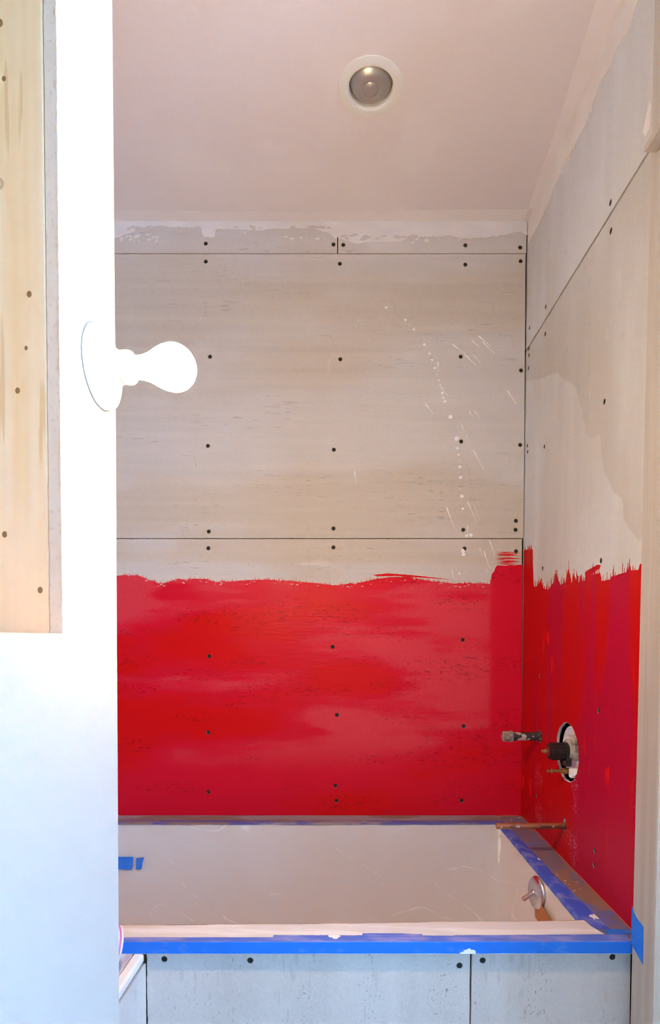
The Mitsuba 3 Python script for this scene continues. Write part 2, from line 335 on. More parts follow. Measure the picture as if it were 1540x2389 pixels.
# ------------------------------------------------------------------ measured positions on the walls (metres)
BS_top = [(-0.4521,2.3137),(-0.0499,2.3111),(-0.0189,2.3098),(0.3658,2.3084),(0.5386,2.3018)]
BS_mid = [(-0.4524,2.258),(-0.0297,2.2513),(0.3661,2.2487),(0.5402,2.2593),(-0.4407,1.9618),(-0.0285,1.9537),(0.3526,1.9618),(0.5441,1.9189),(-0.4491,1.6821),(-0.049,1.67),(0.3552,1.6956),(0.543,1.6848),(-0.448,1.4112),(-0.0505,1.4207),(0.3633,1.4166),(0.53,1.4166),(0.5311,1.4452)]
BS_low = [(-0.4497,1.3582),(-0.0506,1.3609),(0.3677,1.3568),(0.5318,1.3486),(-0.449,1.0135),(-0.0535,1.0437),(0.3636,1.0657),(0.5267,1.0959),(-0.4533,0.7682),(-0.0399,0.8248),(0.3677,0.7889),(0.5327,0.8317),(-0.4544,0.5755),(-0.0456,0.5963),(-0.0415,0.5477),(0.3634,0.5477),(0.536,0.5588)]
RS_up = [(1.266,2.0057),(1.6763,2.017),(1.8266,2.0374)]
RS_low = [(1.2618,1.9431),(1.677,1.9412),(1.8284,1.9751),(1.8276,1.9535),(1.8304,1.9151),(1.2806,1.5889),(1.6719,1.6198),(1.8339,1.6758),(1.8288,1.6554),(1.2856,1.2425),(1.6732,1.2724),(1.2848,0.9096),(1.6967,0.607),(1.6836,0.9612),(1.2937,0.5915),(1.2971,0.558)]
RED_B = [(-0.7349,1.2709),(-0.7048,1.2737),(-0.6747,1.2709),(-0.6433,1.2586),(-0.6024,1.245),(-0.5749,1.2505),(-0.5543,1.2586),(-0.4585,1.26),(-0.4312,1.2505),(-0.3491,1.2545),(-0.2669,1.2586),(-0.1574,1.2518),(-0.0479,1.2395),(0.0479,1.2505),(0.089,1.2614),(0.1848,1.2682),(0.2532,1.2545),(0.3354,1.245),(0.3902,1.2477),(0.449,1.245),(0.4557,1.275),(0.4719,1.3023),(0.5526,1.305)]
RED_R = [(1.8386,1.3505),(1.7655,1.3407),(1.7528,1.2252),(1.7131,1.2267),(1.6867,1.238),(1.6636,1.2148),(1.6273,1.2045),(1.5869,1.2199),(1.5769,1.2189),(1.5648,1.2454),(1.5287,1.2099),(1.4927,1.2154),(1.4735,1.2482),(1.4522,1.2071),(1.4363,1.2268),(1.4167,1.2059),(1.3705,1.2065),(1.3684,1.2164),(1.2891,1.2164),(1.2796,1.1965),(1.2357,1.1958),(1.2318,1.2018),(1.1513,1.2042),(1.1172,1.2035),(1.111,1.2125)]
MUD_B = [(-0.7354,2.3297),(-0.6947,2.3443),(-0.6541,2.3615),(-0.5867,2.3615),(-0.5057,2.3641),(-0.4653,2.3615),(-0.4614,2.3336),(-0.425,2.3336),(-0.4181,2.3575),(-0.3439,2.3575),(-0.29,2.3549),(-0.2091,2.3602),(-0.1146,2.3602),(-0.0607,2.3443),(-0.0378,2.3244),(-0.0351,2.3297),(-0.0202,2.3244),(0.0202,2.3137),(0.0472,2.3164),(0.1147,2.3164),(0.1619,2.3177),(0.1821,2.335),(0.2024,2.3416),(0.2294,2.3336),(0.2631,2.3336),(0.317,2.3376),(0.3441,2.331),(0.398,2.3297),(0.452,2.335),(0.4924,2.3403),(0.5396,2.3509),(0.5599,2.3403)]
MUD_R = [(1.8288,2.308),(1.816,2.3045),(1.7509,2.2966),(1.6635,2.2977),(1.6049,2.3077),(1.5313,2.3055),(1.4648,2.3007),(1.4034,2.2899),(1.3688,2.3055),(1.3221,2.3129),(1.2784,2.3006),(1.2376,2.305),(1.1939,2.2933),(1.1637,2.3053),(1.1548,2.3101)]
SMEAR_R = [(1.1035,2.0707),(1.0985,2.0576),(1.105,2.0227),(1.1158,2.0194),(1.1242,2.0345),(1.1138,2.054)]
DOTS = [(0.1164,2.1142,3.0),(0.1774,2.0755,3.0),(0.1896,2.0608,1.5),(0.2045,2.0461,3.0),(0.2372,1.9993,3.5),(0.2535,1.9712,3.0),(0.2617,1.9511,3.0),(0.27,1.9256,3.0),(0.2768,1.9041,1.5),(0.2837,1.8867,2.5),(0.2878,1.8719,2.5),(0.2947,1.8477,3.5),(0.2975,1.833,3.0),(0.303,1.8209,3.5),(0.3208,1.7724,5.0),(0.3402,1.705,5.5),(0.343,1.674,3.5),(0.3472,1.6538,3.0),(0.35,1.6348,2.0),(0.3515,1.6159,4.0),(0.3543,1.5821,4.0),(0.3532,1.5455,1.5),(0.3587,1.5225,4.5),(0.3616,1.4832,3.5),(0.373,1.3976,3.5),(0.388,1.4003,4.5),(0.3623,1.35,5.0),(0.3637,1.3391,5.0),(0.3517,1.2777,2.5)]
STREAKS = [(0.3253,2.0006,0.3661,1.9712,3.0),(0.3634,1.9698,0.4002,1.935,3.0),(0.3862,2.0113,0.4121,1.9912,2.0),(0.4064,2.0274,0.4486,1.9939,3.0),(0.4187,2.01,0.4583,1.9712,2.5),(0.3905,1.9671,0.4164,1.9417,1.5),(0.4997,1.8571,0.5299,1.8128,3.0),(0.2405,1.8155,0.2664,1.7832,2.5),(0.2892,1.8692,0.3124,1.8397,2.0),(0.3792,1.7913,0.3942,1.7711,1.8),(0.3955,1.7953,0.4147,1.767,1.8),(0.3549,1.7482,0.3673,1.728,1.8),(0.3714,1.7172,0.3824,1.6956,1.2),(0.392,1.6713,0.4278,1.6037,2.2),(0.2981,1.6821,0.3118,1.6592,1.0),(0.3084,1.4913,0.336,1.418,2.2),(0.3752,1.509,0.4042,1.4411,2.0),(0.3971,1.4954,0.4164,1.4452,1.0),(0.3769,1.4302,0.3785,1.3949,2.0),(0.4455,1.3867,0.4649,1.335,2.2),(0.4142,1.3609,0.4253,1.3323,1.8),(0.4279,1.3513,0.4487,1.2941,2.2),(0.327,1.2914,0.3353,1.2614,1.5),(0.0163,1.6051,0.0218,1.5604,1.8),(-0.061,1.9537,-0.0678,1.9135,1.0),(0.2807,1.9457,0.2809,1.9162,2.5),(0.4378,1.2914,0.4434,1.2682,1.0),(0.0298,2.0781,0.019,2.0528,1.0)]
ARCS = [(0.142,2.1342),(0.275,2.0314),(0.5162,2.0287),(0.5315,2.1622),(0.4961,2.1915),(-0.3447,2.2021),(-0.0542,2.0274),(0.5078,1.6592),(0.3787,1.6227),(-0.528,2.0741),(-0.4902,1.6511),(-0.2095,2.2048),(-0.5609,2.1981),(-0.6259,2.1915),(0.4532,2.1315),(-0.5326,1.4316),(-0.1297,1.4411)]

# ------------------------------------------------------------------ screw
def screw_mesh(r=0.0060):
    m = lathe([(0, -0.0004), (r * .30, -0.0010), (r * .42, -0.0002), (r * .8, 0.0), (r, -0.0006), (r, -0.003)], 14)
    slots = [cbox((-r * .42, -r * .09, -0.0006), (r * .42, r * .09, 0.0003)), cbox((-r * .09, -r * .42, -0.0006), (r * .09, r * .42, 0.0003))]
    return cat(m, *slots)
SCREW = screw_mesh()
def screws(parent, pts, place, normal, bsdf=None, label=None):
    for i, (a, b) in enumerate(pts):
        put(parent + '__screw', aim(SCREW, place(a, b), normal), bsdf or M_SCREW, label=label, smooth=40)

def holes(pts, r=0.0064): return U([Point(a, b).buffer(r, 5) for a, b in pts])
HIDDEN_SCREWS = [(0.5267, 1.0959), (0.5327, 0.8317), (0.5360, 0.5588)]
LOW_OPEN = [q for q in BS_low if q not in HIDDEN_SCREWS]

# ------------------------------------------------------------------ wall_back
put('wall_back', cbox((-1.0, YB + 0.0135, 0.0), (0.70, YB + 0.06, ZC + 0.02)), M_CAVITY, 'back wall of the tub alcove clad in screwed cement boards', 'wall', kind='structure')
def seam(x0, x1, z, seed, amp=0.0006): return ragged([(x0, z), (x1, z)], amp, 25, 0.006, seed)
zt, zl, XL = 2.2822, 1.3888, -0.973
def slab(x0, x1, top, bottom): return Polygon(list(map(tuple, top)) + list(map(tuple, bottom))[::-1])
low = slab(XL, .5505, seam(XL, .5505, zl - .0014, 1), seam(XL, .5505, 0.02, 9, 0))
mid = slab(XL, .5555, seam(XL, .5555, zt - .0012, 2), seam(XL, .5555, zl + .0014, 3))
tl = slab(XL, -.0379, seam(XL, -.0379, ZC - .001, 4, 0), seam(XL, -.0379, zt + .0014, 5))
tr_ = slab(-.0352, .5575, seam(-.0352, .5575, ZC - .001, 6, 0), seam(-.0352, .5575, zt + .0014, 7, .0010))
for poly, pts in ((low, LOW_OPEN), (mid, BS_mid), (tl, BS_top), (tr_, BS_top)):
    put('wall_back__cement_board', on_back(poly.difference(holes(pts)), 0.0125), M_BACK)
screws('wall_back', BS_top + BS_mid + LOW_OPEN, lambda a, b: (a, YB + 0.0012, b), (0, -1, 0))
screws('wall_back', HIDDEN_SCREWS, lambda a, b: (a, YB - 0.0006, b), (0, -1, 0), M_SCREW_RED, 'screw under the red coating')

# white joint compound below the ceiling
edge = ragged(MUD_B, 0.0055, 55, 0.0012, 11)
mud = Polygon([(XL, ZC - .0005), (XL, 2.335)] + list(map(tuple, edge)) + [(0.5597, ZC - .0005)]).buffer(0)
r_ = np.random.default_rng(3)
crumbs = [blob(x, z, .0012 + .003 * r_.random(), 1.9, 20 * r_.normal(), i) for i, (x, z) in enumerate(
    [(-.73 + .14 * r_.random(), 2.318 + .025 * r_.random()) for _ in range(26)] + [(-.39 + .34 * r_.random(), 2.322 + .03 * r_.random()) for _ in range(9)]
    + [(.0 + .36 * r_.random(), 2.312 + .02 * r_.random()) for _ in range(14)])]
gaps = [blob(x, z, .002 + .0035 * r_.random(), 2.4, 15 * r_.normal(), 90 + i) for i, (x, z) in enumerate(
    [(-.70 + .25 * r_.random(), 2.352 + .014 * r_.random()) for _ in range(30)] + [(-.36 + .30 * r_.random(), 2.361 + .004 * r_.random()) for _ in range(12)]
    + [(-.02 + .20 * r_.random(), 2.325 + .015 * r_.random()) for _ in range(16)])]
mud = U([mud] + crumbs).difference(U(gaps)).difference(holes(BS_top)).difference(sbox(-.0379, 2.2, -.0352, 2.333))
put('wall_back__joint_compound', on_back(mud, 0.0012, 0.0011), M_MUD, 'white joint compound smeared along the ceiling')

# red waterproofing
top = ragged(RED_B, 0.0045, 60, 0.0009, 21)
red = Polygon([(XL, 0.47), (XL, 1.268)] + list(map(tuple, top)) + [(0.5532, 1.305), (0.5535, 0.47)]).buffer(0)
r_ = np.random.default_rng(5)
hairs = []
for i in range(520):
    x = -.73 + 1.17 * r_.random()
    z = np.interp(x, [q[0] for q in RED_B], [q[1] for q in RED_B])
    h = .0015 + .008 * r_.random() ** 3
    w = .0006 + .0012 * r_.random()
    a = .003 * r_.normal()
    hairs.append(Polygon([(x - w, z - .006), (x + w, z - .006), (x + a + .0003, z + h), (x + a - .0003, z + h * .9)]))
for i in range(46):                                   # dry brush marks over the corner
    z = 1.306 + .040 * r_.random(); x0 = .468 + .03 * r_.random() ** 2; x1 = min(.5525, x0 + .02 + .07 * r_.random())
    t = .0004 + .0007 * r_.random()
    hairs.append(Polygon([(x0, z), ((x0 + x1) / 2, z + t), (x1, z + .0006 * r_.normal()), ((x0 + x1) / 2, z - t)]))
wisp_top = ragged([(.075, 1.2740), (.125, 1.2785), (.20, 1.2725), (.27, 1.2650), (.335, 1.2575)], .0016, 70, .001, 31)
wisp = Polygon(list(map(tuple, wisp_top)) + [(.30, 1.2600), (.22, 1.2655), (.15, 1.2700), (.09, 1.2685)]).buffer(0)
skips = [blob(-.73 + 1.16 * r_.random(), 0, .0005 + .0009 * r_.random(), 3.4, 8 * r_.normal(), 300 + i) for i in range(60)]
skips = [affinity.translate(b, 0, np.interp(b.centroid.x, [q[0] for q in RED_B], [q[1] for q in RED_B]) - .002 - .012 * r_.random()) for b in skips]
red = U([red, wisp] + hairs).difference(U(skips)).difference(holes(LOW_OPEN + BS_mid))
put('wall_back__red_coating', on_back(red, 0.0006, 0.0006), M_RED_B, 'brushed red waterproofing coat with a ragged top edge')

dots = [blob(x, z, r * .00125, 1.0, 0, i) for i, (x, z, r) in enumerate(DOTS)]
for i, (a, b, c, d, w) in enumerate(STREAKS):
    p, q = np.array([a, b]), np.array([c, d]); u = q - p; L = np.hypot(*u); u /= L; nn = np.array([-u[1], u[0]]); w = w * .00078
    dots.append(Polygon([p, p + u * L * .12 + nn * w, p + u * L * .3 + nn * w * .8, p + u * L * .5 + nn * w * .4, q + nn * w * .3, q - nn * w * .3, p + u * L * .5 - nn * w * .4, p + u * L * .3 - nn * w * .8, p + u * L * .12 - nn * w]))
put('wall_back__plaster_splatter', on_back(U(dots), 0.0012, 0.0012), M_SPLAT, 'white plaster drips and dashes', kind='stuff')
arcs = []
for x, z in ARCS:
    a = np.linspace(np.pi / 2, 0, 7)
    arcs.append(LineString([(x - .045, z), (x - .012, z)] + [(x - .012 + .014 * np.cos(t), z - .02 + .02 * np.sin(t)) for t in a] + [(x + .004, z - .034)]).buffer(.00045, 2))
put('wall_back__scuff_mark', on_back(U(arcs), 0.0003, 0.0003), M_SCUFF, 'faint hooked trowel marks', kind='stuff')

# ------------------------------------------------------------------ wall_right
put('wall_right', cbox((0.605, 1.0, 0.0), (0.70, YB + 0.03, ZC + 0.02)), M_CAVITY, 'right wall of the tub alcove clad in cement boards', 'wall', kind='structure')
VALVE, SUPPLY, SPOUT = (1.467, 0.7815), (1.6805, 0.785), (1.4753, 0.5888)
v_edge = [(VALVE[0] + (.0745 + .0022 * n1([k * .9], 3)[0] * 2 + .0012 * rng.normal()) * math.cos(t), VALVE[1] + (.0745 + .0012 * rng.normal()) * math.sin(t)) for k, t in enumerate(np.linspace(0, 2 * np.pi, 56, endpoint=False))]
openings = U([Polygon(v_edge).buffer(0), blob(SUPPLY[0], SUPPLY[1], .0165, 1, 0, 4, 24), blob(SPOUT[0], SPOUT[1], .0118, 1.0, 0, 8, 24), blob(SPOUT[0], SPOUT[1] + .008, .009, .8, 0, 9, 20)])
sr = lambda z, seed, amp=.0012: ragged([(1.0, z), (YB + .012, z)], amp, 22, .005, seed)
zs = 1.981
up = slab(0, 0, sr(ZC - .001, 41, 0), sr(zs + .0032, 42, .0020)).difference(holes(RS_up))
lo = slab(0, 0, sr(zs - .0032, 43, .0018), sr(.02, 44, 0)).difference(U([holes(RS_low), openings]))
put('wall_right__cement_board', on_right(up, .0065), M_RIGHT)
put('wall_right__cement_board', on_right(lo, .0065), M_RIGHT)
scene['wall_right__backing_strip'] = mikit.ply(cbox((.5632, 1.0, zs - .0026), (.60, YB, zs + .0026)), M_CAVITY)
screws('wall_right', RS_up + RS_low, lambda a, b: (xr(b) + 0.0002, a, b), (-1, 0, 0))
e = ragged(MUD_R, 0.0035, 60, 0.0015, 51)
mudr = Polygon([(YB - .003, ZC - .0005), (YB - .003, 2.312)] + list(map(tuple, e)) + [(1.10, 2.306), (1.10, ZC - .0005)]).buffer(0)
cr = [blob(1.25 + .4 * r_.random(), 2.300 - .01 * r_.random(), .001 + .0035 * r_.random(), 2.2, 0, 500 + i) for i in range(14)]
smear = Polygon(SMEAR_R).buffer(.003).buffer(-.001)
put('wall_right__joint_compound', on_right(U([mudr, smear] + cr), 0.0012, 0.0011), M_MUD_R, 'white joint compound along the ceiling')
topr = ragged(RED_R, 0.0025, 80, 0.0009, 61)
redr = Polygon([(YB - .001, .47), (YB - .001, 1.3505)] + list(map(tuple, topr)) + [(1.04, 1.213), (1.04, .47)]).buffer(0)
r_ = np.random.default_rng(8)
hr = []
for i in range(150):
    y = 1.12 + .63 * r_.random(); z = np.interp(y, [q[0] for q in RED_R][::-1], [q[1] for q in RED_R][::-1])
    h = .004 + .022 * r_.random() ** 2; w = .0006 + .0012 * r_.random()
    hr.append(Polygon([(y - w, z - .008), (y + w, z - .008), (y + .0006, z + h), (y - .0006, z + h)]))
for i in range(14):
    y = 1.775 + .07 * r_.random(); hr.append(Polygon([(y - .003, 1.33), (y + .003, 1.33), (y + .001, 1.350 + .012 * r_.random()), (y - .001, 1.352)]))
hr.append(Polygon(ragged([(1.372, 1.222), (1.365, 1.228), (1.300, 1.236), (1.286, 1.232), (1.290, 1.226), (1.360, 1.214), (1.372, 1.222)], .001, 60, .002, 5)).buffer(0))
redr = U([redr] + hr).difference(U([holes(RS_low), openings.buffer(.0012)]))
put('wall_right__red_coating', on_right(redr, .0006, .0006), M_RED_R, 'brushed red waterproofing coat with a streaked top edge')

# ------------------------------------------------------------------ ceiling, floor and the rest of the rooms
LIGHT = (0.0515, 1.412)
cpoly = sbox(-1.05, -2.4, 2.4, 1.95).difference(Point(*LIGHT).buffer(.060, 24))
put('ceiling', flat_up(cpoly, .03, ZC), M_CEIL, 'pinkish skim coated drywall ceiling over the tub', 'ceiling', kind='structure')
ce = ragged([(0.500, -.5), (0.505, 1.2), (0.530, 1.5), (0.545, 1.80)], .006, 9, .006, 33)
put('ceiling__joint_compound', flat_up(Polygon([tuple(q) for q in ce] + [(0.5615, 1.80), (0.5600, -.5)]).buffer(0), .0007, ZC - .0005), M_MUD_C, 'band of joint compound along the right wall')
cf = ragged([(XL, 1.800), (-.4, 1.812), (.1, 1.806), (.5465, 1.800)], .008, 10, .006, 34)
put('ceiling__joint_compound', flat_up(Polygon([tuple(q) for q in cf] + [(0.5465, 1.8525), (XL, 1.8525)]).buffer(0), .0007, ZC - .0005), M_MUD_C, 'band of joint compound along the back wall')
put('ceiling__roof_deck', cbox((-1.05, -2.4, ZC + .16), (2.4, 1.95, ZC + .2)), M_CAVITY)
put('floor', cbox((-1.05, -2.4, -.05), (2.4, 1.95, 0)), M_FLOOR, 'plywood subfloor of the bathroom', 'floor', kind='structure')

# wall_left: drywall cut open beside the camera, a stud behind the opening, and its end by the tub
HY, HZ = 0.647, 1.0757
cut = ragged([(HY, HZ), (HY + .0008, 1.35), (HY + .0035, 2.05)], .0010, 45, .004, 71)
skin_cut = ragged([(HY - .0006, HZ - .002), (HY, 1.35), (HY + .0030, 2.05)], .0018, 90, .0025, 72)
endline = [(0.7916, .0), (0.7916, .5344), (0.800, 1.3575), (0.8026, 1.93), (0.8030, ZC)]
def lw(cutline): return Polygon([(-2.35, 0)] + endline + [(-2.35, ZC)]).difference(Polygon(list(map(tuple, cutline)) + [(.20, 2.05), (.20, cutline[0][1])]).buffer(0))
put('wall_left', cat(on_left(lw(cut), .0133, -.3210), cbox((-.4540, -2.35, 0), (-.4400, .7916, ZC)), cbox((-.4400, .775, 0), (-.3343, .7900, ZC))), M_GYPSUM,
    'white painted drywall wall cut open at the left, carrying the bare bulb', 'wall', kind='structure')
put('wall_left__painted_face', on_left(lw(skin_cut), .0010, -.3200), M_WHITE, 'smooth white painted face')
flecks = []
for i in range(70):
    z = HZ + .72 * r_.random(); y = np.interp(z, skin_cut[:, 1], skin_cut[:, 0]); s = .0008 + .0014 * r_.random()
    flecks.append(Polygon([(y - s, z - s), (y + s * (.6 + r_.random()), z - s * .3), (y + s * .5, z + s), (y - s, z + s * .6)]))
put('wall_left__torn_paper', on_left(U(flecks), .0006, -.3196), M_PAPER, 'torn paper shreds along the cut edge', kind='stuff')
put('wall_left__stud', cbox((-.4335, .6475, .9), (-.3352, .6855, 2.2), .0015), M_PINE, 'knotty pine stud behind the cut drywall')
put('wall_left__blocking', cbox((-.4390, .20, HZ - .045), (-.3350, .6470, HZ - .006), .001), M_PINE, 'pine blocking along the bottom of the opening')

put('wall_alcove', cat(cbox((-1.03, .80, 0), (-.975, YB + .02, ZC)), cbox((-1.03, .7795, 0), (-.455, .80, ZC))), M_RIGHT, 'end wall of the tub alcove behind the white wall', 'wall', kind='structure')
# front of the alcove on the right, and the front room with its window
front = sbox(.536, 0, 2.35, ZC)
put('wall_front', cat(lean(cbox((.5285, .9850, 0), (.580, 1.0, ZC))), cbox((.5650, .740, 0), (.70, .985, ZC)), cbox((.69, .860, 0), (2.35, .985, ZC))), M_WHITE, 'white drywall at the right edge beside the pale jamb, with an added unseen nib that shades the apron', 'wall', kind='structure')  # the nearest box is an unseen nib, added to darken the apron's right end
put('wall_front__return', cbox((.70, 1.0, 0), (2.35, 1.03, ZC)), M_WALL)
win = Polygon([(-2.35, 0), (1.0, 0), (1.0, ZC), (-2.35, ZC)]).difference(sbox(-2.1, .72, -.45, 2.20))
m = ext(win, .10); v = m.vertices; m.vertices = np.stack([2.30 + v[:, 2], v[:, 0], v[:, 1]], 1)
put('wall_window', m, M_WALL, 'wall of the front room with the window', 'wall', kind='structure')
fr = [cbox((2.32, -2.1, .72), (2.37, -.45, .76)), cbox((2.32, -2.1, 2.16), (2.37, -.45, 2.2)), cbox((2.32, -2.1, .76), (2.37, -2.06, 2.16)), cbox((2.32, -.49, .76), (2.37, -.45, 2.16)), cbox((2.32, -1.30, .76), (2.37, -1.25, 2.16))]
put('window_1', cat(*fr), M_TRIM, 'white frame of the open window of the front room', 'window', kind='structure')
put('wall_rear', cbox((-.46, -2.4, 0), (2.40, -2.35, ZC)), M_WALL, 'rear wall of the front room', 'wall', kind='structure')

# jamb: a pale board out of plumb
jm = cbox((.5268, .9865, 0), (.5480, 1.0640, ZC - .002), .0022)
put('trim_1', lean(jm.subdivide()), M_JAMB, 'pale wooden jamb board standing at the right edge of the tub front', 'jamb', kind='structure')
xc = .5268 + .0115 * (1.93 - .5528)
put('wood_strip', cbox((xc - .0225, .925, 1.927), (xc - .0005, 1.043, 1.938), .001), M_JAMB, 'short thin wooden strip nailed high on the pale jamb', 'wood strip')

# ------------------------------------------------------------------ wall_apron: boards below the front of the tub
YA = 1.0830
put('wall_apron', cbox((-.375, YA + .0135, 0), (.545, YA + .03, .476)), M_CAVITY, 'low wall of bluish grey cement boards under the tub front', 'wall', kind='structure')
AS = [(-.3511, .462), (-.1881, .4595), (.2092, .4496), (.253, .4595), (.4994, .4661)]
zt_ = .4785
sL = ragged([(.2295, zt_), (.2262, .02)], .0012, 40, .004, 81); sR = ragged([(.2328, zt_), (.2295, .02)], .0010, 40, .004, 82)
eL = ragged([(-.3838, zt_), (-.3834, .02)], .0025, 45, .003, 83)
a1 = Polygon([tuple(q) for q in eL] + [tuple(q) for q in sL[::-1]]).difference(holes(AS, .0058))
a2 = Polygon([tuple(q) for q in sR] + [(.5330, .02), (.5335, zt_)]).difference(holes(AS, .0058))
put('wall_apron__cement_board', on_back(a1, .0125, 0, YA), M_APRON)
put('wall_apron__cement_board', on_back(a2, .0125, 0, YA), M_APRON)
for a, b in AS: put('wall_apron__screw', aim(SCREW, (a, YA + .0010, b), (0, -1, 0)), M_SCREW, smooth=40)

# ledge at the left of the apron
put('wall_ledge', cbox((-.97, .802, 0), (-.3990, 1.080, .462)), M_CAVITY, 'low ledge running toward the camera at the left of the tub front', 'ledge', kind='structure')
lp = Polygon([(.805, .02), (1.0818, .02), (1.0815, .455), (.805, .4585)])
m = ext(lp, .0125); v = m.vertices; m.vertices = np.stack([-.3985 + v[:, 2] + .0005, v[:, 0], v[:, 1]], 1)
put('wall_ledge__cement_board', m, M_APRON, 'grey cement board side')
put('wall_ledge__top_board', cbox((-.97, .804, .4650), (-.4060, 1.0790, .4790), .002), M_LEDGE, 'dusty grey top board')
put('wall_ledge__nosing', cbox((-.4055, .804, .4610), (-.3860, 1.0760, .4795), .004), M_LEDGE_EDGE, 'white painted nosing', smooth=35)

# ------------------------------------------------------------------ bathtub
import manifold3d as m3
def rrect(x0, y0, x1, y1, r): return sbox(x0 + r, y0 + r, x1 - r, y1 - r).buffer(r, 8)
def loft(levels):
    """Closed loft of equal-length rings (points (n, 3))."""
    rings = np.array(levels); k, n = rings.shape[:2]
    i = np.arange(k * n).reshape(k, n); j = np.roll(i, -1, 1)
    f = np.concatenate([np.stack([i[:-1], j[:-1], j[1:]], -1).reshape(-1, 3), np.stack([i[:-1], j[1:], i[1:]], -1).reshape(-1, 3)])
    v = np.vstack([rings.reshape(-1, 3), rings[0].mean(0), rings[-1].mean(0)])
    a, b = k * n, k * n + 1
    f = np.vstack([f, np.stack([np.full(n, a), j[0], i[0]], -1), np.stack([np.full(n, b), i[-1], j[-1]], -1)])
    m = trimesh.Trimesh(v, f, process=False)
    if m.volume < 0: m.invert()
    return m
def ring(x0, y0, x1, y1, r, n=160, z=0.0):
    g = rrect(x0, y0, x1, y1, r).exterior
    s = np.linspace(0, g.length, n, endpoint=False)
    return np.array([(*g.interpolate(a).coords[0], z) for a in s])
def basin_at(t, grow=0.0):
    """Outline of the basin at depth t (0 rim, 1 bottom)."""
    e, d = .055 * t, .014 * t
    return (-.90 + .12 * t - grow, 1.142 + .03 * t - grow, .4665 - d + grow, 1.777 - e + grow)
def M3(m): return m3.Manifold(m3.Mesh(np.asarray(m.vertices, np.float32), np.asarray(m.faces, np.uint32)))
rim = ext(rrect(-.968, 1.0700, .5515, 1.8510, .012), .021); rim.apply_translation([0, 0, .4790])
outer = loft([ring(*basin_at(t, .022), .05, 120, z) for t, z in ((1, .10), (.5, .30), (0, .485))])
inner = loft([ring(*basin_at(t, .006), .03, 120, z) for t, z in ((1, .135), (.96, .15), (.5, .32), (0, .4985), (-.02, .52))])
tub = (M3(rim) + M3(outer)) - M3(inner)
put('bathtub', tub, M_TUB, 'white bathtub lined with plastic film, blue tape around its rim', 'bathtub', smooth=35)
# chrome overflow plate with trip lever
OC = np.array([.4545, 1.393, .4525])
dish = lathe([(0, .0085), (.006, .0088), (.020, .0080), (.031, .0058), (.0365, .0030), (.0385, 0), (.0385, -.002), (0, -.002)], 40)
nd = np.array([-1.0, -.16, .10])
put('bathtub__overflow_plate', aim(dish, OC, nd), M_CHROME, 'round chrome overflow plate', smooth=40)
lv0 = OC + nd / np.linalg.norm(nd) * .007 + np.array([0, 0, .001]); lv1 = OC + np.array([-.036, -.012, -.0125])
put('bathtub__overflow_plate__lever', cat(rod(lv0, lv1, .0036, .0056, 20, .0012), aim(lathe([(0, 0), (.0072, 0), (.0066, .004), (.004, .0065), (0, .0072)], 20), OC + nd / np.linalg.norm(nd) * .0055, nd)), M_CHROME, 'chrome trip lever', smooth=40)

# film lining the basin
def lining():
    lev = [(-.0, .5004, .030), (0, .5004, .006), (0, .4994, .0)] + [(t, .4990 - .365 * t, 0.0) for t in np.linspace(.01, 1, 46)]
    n = 760; rows = []
    for t, z, g in lev:
        q = ring(*basin_at(t, g), .012 + .03 * t, n, z)
        rows.append(q)
    g = np.array(rows); c = np.array([-.2, 1.46, 0])
    x, y, z = g[..., 0], g[..., 1], g[..., 2]
    P = np.stack([x, y, z], -1)
    a = meshkit.noise(np.stack([(x + y) * 9 + z * 16, (x - y) * 3 - z * 11, z * 6], -1), 3)
    ridge = np.clip(1 - np.abs(a - .5) * 9, 0, 1) ** 2
    b = meshkit.noise(np.stack([x * 3 + y * 3, z * 5, x - y], -1), 5)
    fine = meshkit.fbm(P * 34, 3, 8)
    disp = ridge * .0018 * np.clip((b - .45) * 6, 0, 1) + (fine - .5) * .0012 + (b - .5) * .004
    # folds gathered at the far right corner and near the tape
    cx, cz = .45 - x, .497 - z
    th = np.arctan2(cz, np.abs(cx) + 1e-6); rr = np.hypot(cx, cz)
    disp += np.where((y > 1.70) & (cx > 0), .0022 * np.clip(1 - rr / .22, 0, 1) * np.clip(rr / .03, 0, 1) * np.sin(th * 23), 0)
    disp += .0018 * np.clip(1 - (.50 - z) / .05, 0, 1) * (z < .499) * (meshkit.noise(np.stack([x * 34, y * 34, z * 12], -1), 9) - .5) * 2
    inward = np.where(np.abs(g[..., :2] - np.array([[-.21, 1.46]])) * np.array([.46, 1.0]) > 0, 0, 0)
    d = np.zeros_like(g)
    tang = np.roll(g, -1, 1) - np.roll(g, 1, 1)
    d[..., 0], d[..., 1] = -tang[..., 1], tang[..., 0]
    d /= np.linalg.norm(d, axis=-1, keepdims=True) + 1e-12
    sgn = np.sign(((c - g) * d)[..., :2].sum(-1).mean())
    wt = np.ones(len(lev)); wt[:3] = 0
    g = g + d * sgn * (np.clip(disp, -.0022, .006) * wt[:, None])[..., None]
    gg = np.concatenate([g, g[:, :1]], 1)
    m = sheet(gg)
    bot = g[-1]; cc = bot.mean(0)
    k = len(bot); f = np.stack([np.arange(k), np.roll(np.arange(k), -1), np.full(k, k)], -1)
    return cat(m, trimesh.Trimesh(np.vstack([bot, cc]), f, process=False))
lin = lining(); lin.merge_vertices()
put('plastic_sheet', lin, M_FILM, 'thin crinkled plastic film lining the inside of the bathtub', 'plastic sheet', smooth=True)

